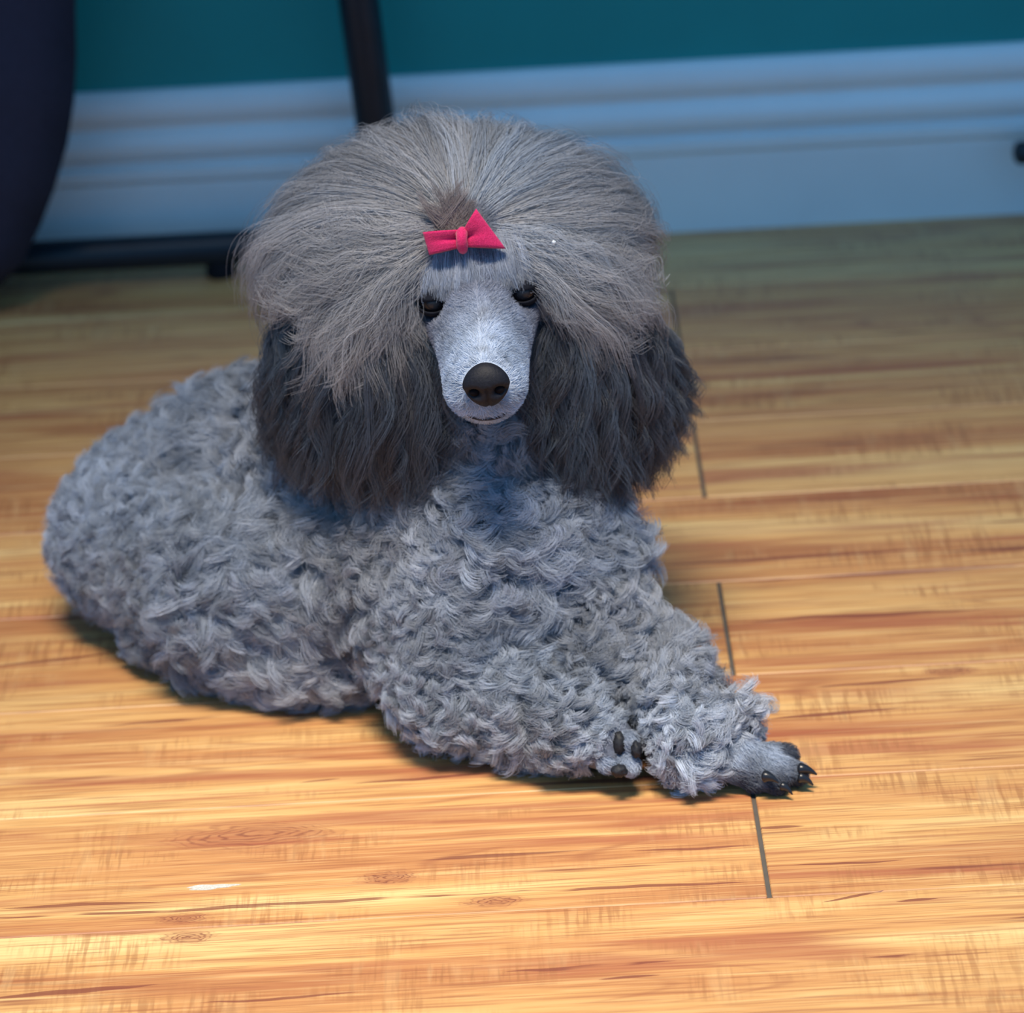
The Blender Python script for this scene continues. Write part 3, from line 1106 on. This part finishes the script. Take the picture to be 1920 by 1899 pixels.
for sx in (-1, 1):
    bm = bmesh.new()
    ellipsoid(bm, H(1.5 + sx * 6.8, 79.2, -17.6), (hx * .0030, hy * .0022, hz * .0026), 3)
    link('nostril', bm_mesh('nostril', bm), M_NOSTRIL, nose, loc=(0, 0, 0))
# mouth line
from mathutils.bvhtree import BVHTree
tree = BVHTree.FromPolygons([Vector(map(float, v)) for v in V], [tuple(map(int, q)) for q in T])
ml = []
for (px, py) in ((876, 778), (886, 782), (897, 785), (908, 786), (920, 785), (931, 783), (942, 779), (950, 774)):
    hit = tree.ray_cast(Vector(CAM), Vector(ray(px, py)).normalized())[0]
    if hit is not None and (hit - Vector(HO)).length < .12:
        ml.append(np.array(hit) - CF * .0012)
link('mouth_line', tube_mesh('mouth_line', ml, [.0004] + [.0010] * (len(ml) - 2) + [.0004], 8), simple_mat('mouth_dark', srgb(40, 38, 48), .6, .3), poodle)
M_EYE = simple_mat('eye_dark', (.005, .006, .010, 1), .2, .3, .2, 300)
M_LID = simple_mat('eyelid', srgb(30, 32, 40), .9, .1, .2, 500)
M_IRIS = simple_mat('iris', (.014, .017, .024, 1), .3, .25, .2, 300)
for i, e in enumerate(EYES):
    sx = -1 if i == 0 else 1
    bm = bmesh.new()
    bmesh.ops.create_uvsphere(bm, u_segments=32, v_segments=20, radius=.0092, matrix=Matrix.Translation(Vector(e)))
    eye = link('eye', bm_mesh('eye', bm), M_EYE, poodle)
    look = unit(np.array([hy[0], hy[1], hy[2] + .12]))
    bm = bmesh.new()
    bmesh.ops.create_uvsphere(bm, u_segments=24, v_segments=12, radius=.0055, matrix=Matrix.Translation(Vector(e + look * .0044)))
    io = link('iris', bm_mesh('iris', bm), M_IRIS, eye, loc=(0, 0, 0))
    # lids: upper droops outwards
    for up in (1, -1):
        bm = bmesh.new()
        nu, nv = 16, 7
        grid = []
        for a in range(nu + 1):
            qa = -1.35 + 2.7 * a / nu
            rowv = []
            for b in range(nv + 1):
                if up > 0:
                    lim = .30 - .22 * (qa / 1.35) ** 2 * 1.2
                    el = lim + (1.5 - lim) * b / nv
                else:
                    lim = -.42 + .42 * (qa / 1.35) ** 2 * 1.1
                    el = lim + (-1.45 - lim) * b / nv
                dx, dy, dz = math.sin(qa) * math.cos(el), math.cos(qa) * math.cos(el), math.sin(el)
                rowv.append(bm.verts.new(e + (hx * dx + hy * dy + hz * dz) * .0101))
            grid.append(rowv)
        for a in range(nu):
            for b in range(nv):
                bm.faces.new((grid[a][b], grid[a + 1][b], grid[a + 1][b + 1], grid[a][b + 1]))
        lm_ = bm_mesh('eyelid', bm)
        lo = link('eyelid', lm_, M_LID, eye, loc=(0, 0, 0))
        so = lo.modifiers.new('solid', 'SOLIDIFY')
        so.thickness = .0008
M_CLAW = simple_mat('claw_horn', (.012, .013, .018, 1), .3, .5)


def claw(p, d, L=.009, r=.0026):
    p, d = np.array(p), unit(np.array(d, float))
    pts = [p + d * L * q + np.array([0, 0, -.004]) * q * q for q in np.linspace(0, 1, 6)]
    link('claw', tube_mesh('claw', pts, [r * (1 - .85 * q) for q in np.linspace(0, 1, 6)], 12), M_CLAW, poodle)


def near(px, py, z, d=.006):
    return C(px, py, z=z) - CF * d


claw(near(1500, 1440, .011), (.95, -.2, .10), .009, .0037)
claw(near(1432, 1452, .011, .0125), (.9, -.4, .15), .008, .0036)
claw(near(1500, 1456, .007), (.9, -.3, .0), .007, .0033)
claw(near(1466, 1472, .006), (.85, -.5, -.0), .006, .0028)
M_PAD = simple_mat('paw_pad', (.014, .015, .020, 1), .6, .35, .3, 500, .0006)
for (px, py, z, ax, az) in ((1160, 1390, .028, 12, 22), (1192, 1402, .026, 10, 16), (1160, 1442, .016, 15, 12)):
    c = C(px, py, z=z) - CF * .0125
    bm = bmesh.new()
    ellipsoid(bm, c, (CR * ax / 3200, CU * az / 3200, CF * .0042), 3)
    for v in bm.verts:
        v.co += Vector(CR * (.0006 * math.sin(v.co.z * 1900))) + Vector(CU * (.0005 * math.sin(v.co.x * 2300)))
    link('paw_pad', bm_mesh('paw_pad', bm), M_PAD, poodle)

# ------------------------------------------------------------------ the bow
t = NT('pink_felt')
g = t.n('ShaderNodeNewGeometry').outputs['Position']
nz = t.noise(g, 1400, 4)
t.bump(nz, .0006, .6)
M_PINK = t.done(t.ramp(nz, [(.3, srgb(190, 22, 84)), (.7, srgb(226, 44, 110))]), .8, .2, Sheen_Weight=.3)
BY = at(868, 452, float(dome(fa, .93)[1]) - .010)
bow = empty('hair_bow', tuple(BY))
tag(bow, 'pink felt hair bow tied in the fur above the brow of the poodle', 'bow')


def B(px, py, d=0.0):
    return at(px, py, BY[1]) - CF * d


def wing(corners, name, fold):
    """corners: knot top, knot bottom, outer bottom, outer top (pixels); a pinched loop with two leaves"""
    kt, kb, ob, ot = corners
    nu, nv = 14, 10
    vs, fs = [], []
    for leaf in (1, -1):
        for i in range(nu + 1):
            u = i / nu
            for j in range(nv + 1):
                v = j / nv
                px = (kt[0] * (1 - v) + kb[0] * v) * (1 - u) + (ot[0] * (1 - v) + ob[0] * v) * u
                py = (kt[1] * (1 - v) + kb[1] * v) * (1 - u) + (ot[1] * (1 - v) + ob[1] * v) * u
                bulge = math.sin(math.pi * min(1, u * .92 + .04)) ** .8 * .0040 * leaf
                crease = -.0030 * math.exp(-((v - fold) / .12) ** 2) * (1 - u) * leaf
                vs.append(B(px, py, .004 + bulge + crease + (.0012 * leaf)))
    n1 = (nu + 1) * (nv + 1)
    for leaf in (0, 1):
        for i in range(nu):
            for j in range(nv):
                a = leaf * n1 + i * (nv + 1) + j
                q = (a, a + 1, a + nv + 2, a + nv + 1)
                fs.append(q if leaf else q[::-1])
    for i in range(nu):                         # close top and bottom edges
        for j in (0, nv):
            a = i * (nv + 1) + j
            fs.append((a, a + nv + 1, n1 + a + nv + 1, n1 + a))
    for j in range(nv):
        for i in (0, nu):
            a = i * (nv + 1) + j
            fs.append((a, a + 1, n1 + a + 1, n1 + a))
    bm = bmesh.new()
    bm.from_mesh(mesh_of('w', vs, fs))
    bmesh.ops.recalc_face_normals(bm, faces=bm.faces)
    link(name, bm_mesh(name, bm), M_PINK, bow)


wing(((864, 432), (864, 465), (805, 479), (793, 437)), 'loop', .45)
wing(((868, 434), (869, 464), (948, 467), (893, 393)), 'loop', .5)
kp = [B(867, 434, .002), B(866, 440, .0085), B(866, 452, .0095), B(867, 462, .0085), B(868, 468, .002)]
link('knot', tube_mesh('knot', kp, [.0028, .0034, .0031, .0034, .0028], 14), M_PINK, bow)

# a speck of lint on the wool
sp_ = at(1038, 454, .062)
bm = bmesh.new()
bmesh.ops.create_icosphere(bm, subdivisions=2, radius=.0011, matrix=Matrix.Translation(Vector(sp_)))
for v in bm.verts:
    v.co += Vector(rng.normal(size=3) * .00025)
tag(link('lint_speck', bm_mesh('lint_speck', bm), simple_mat('white_lint', (.85, .88, .9, 1), .8, .2)), 'tiny white speck of lint caught in the topknot wool', 'lint')
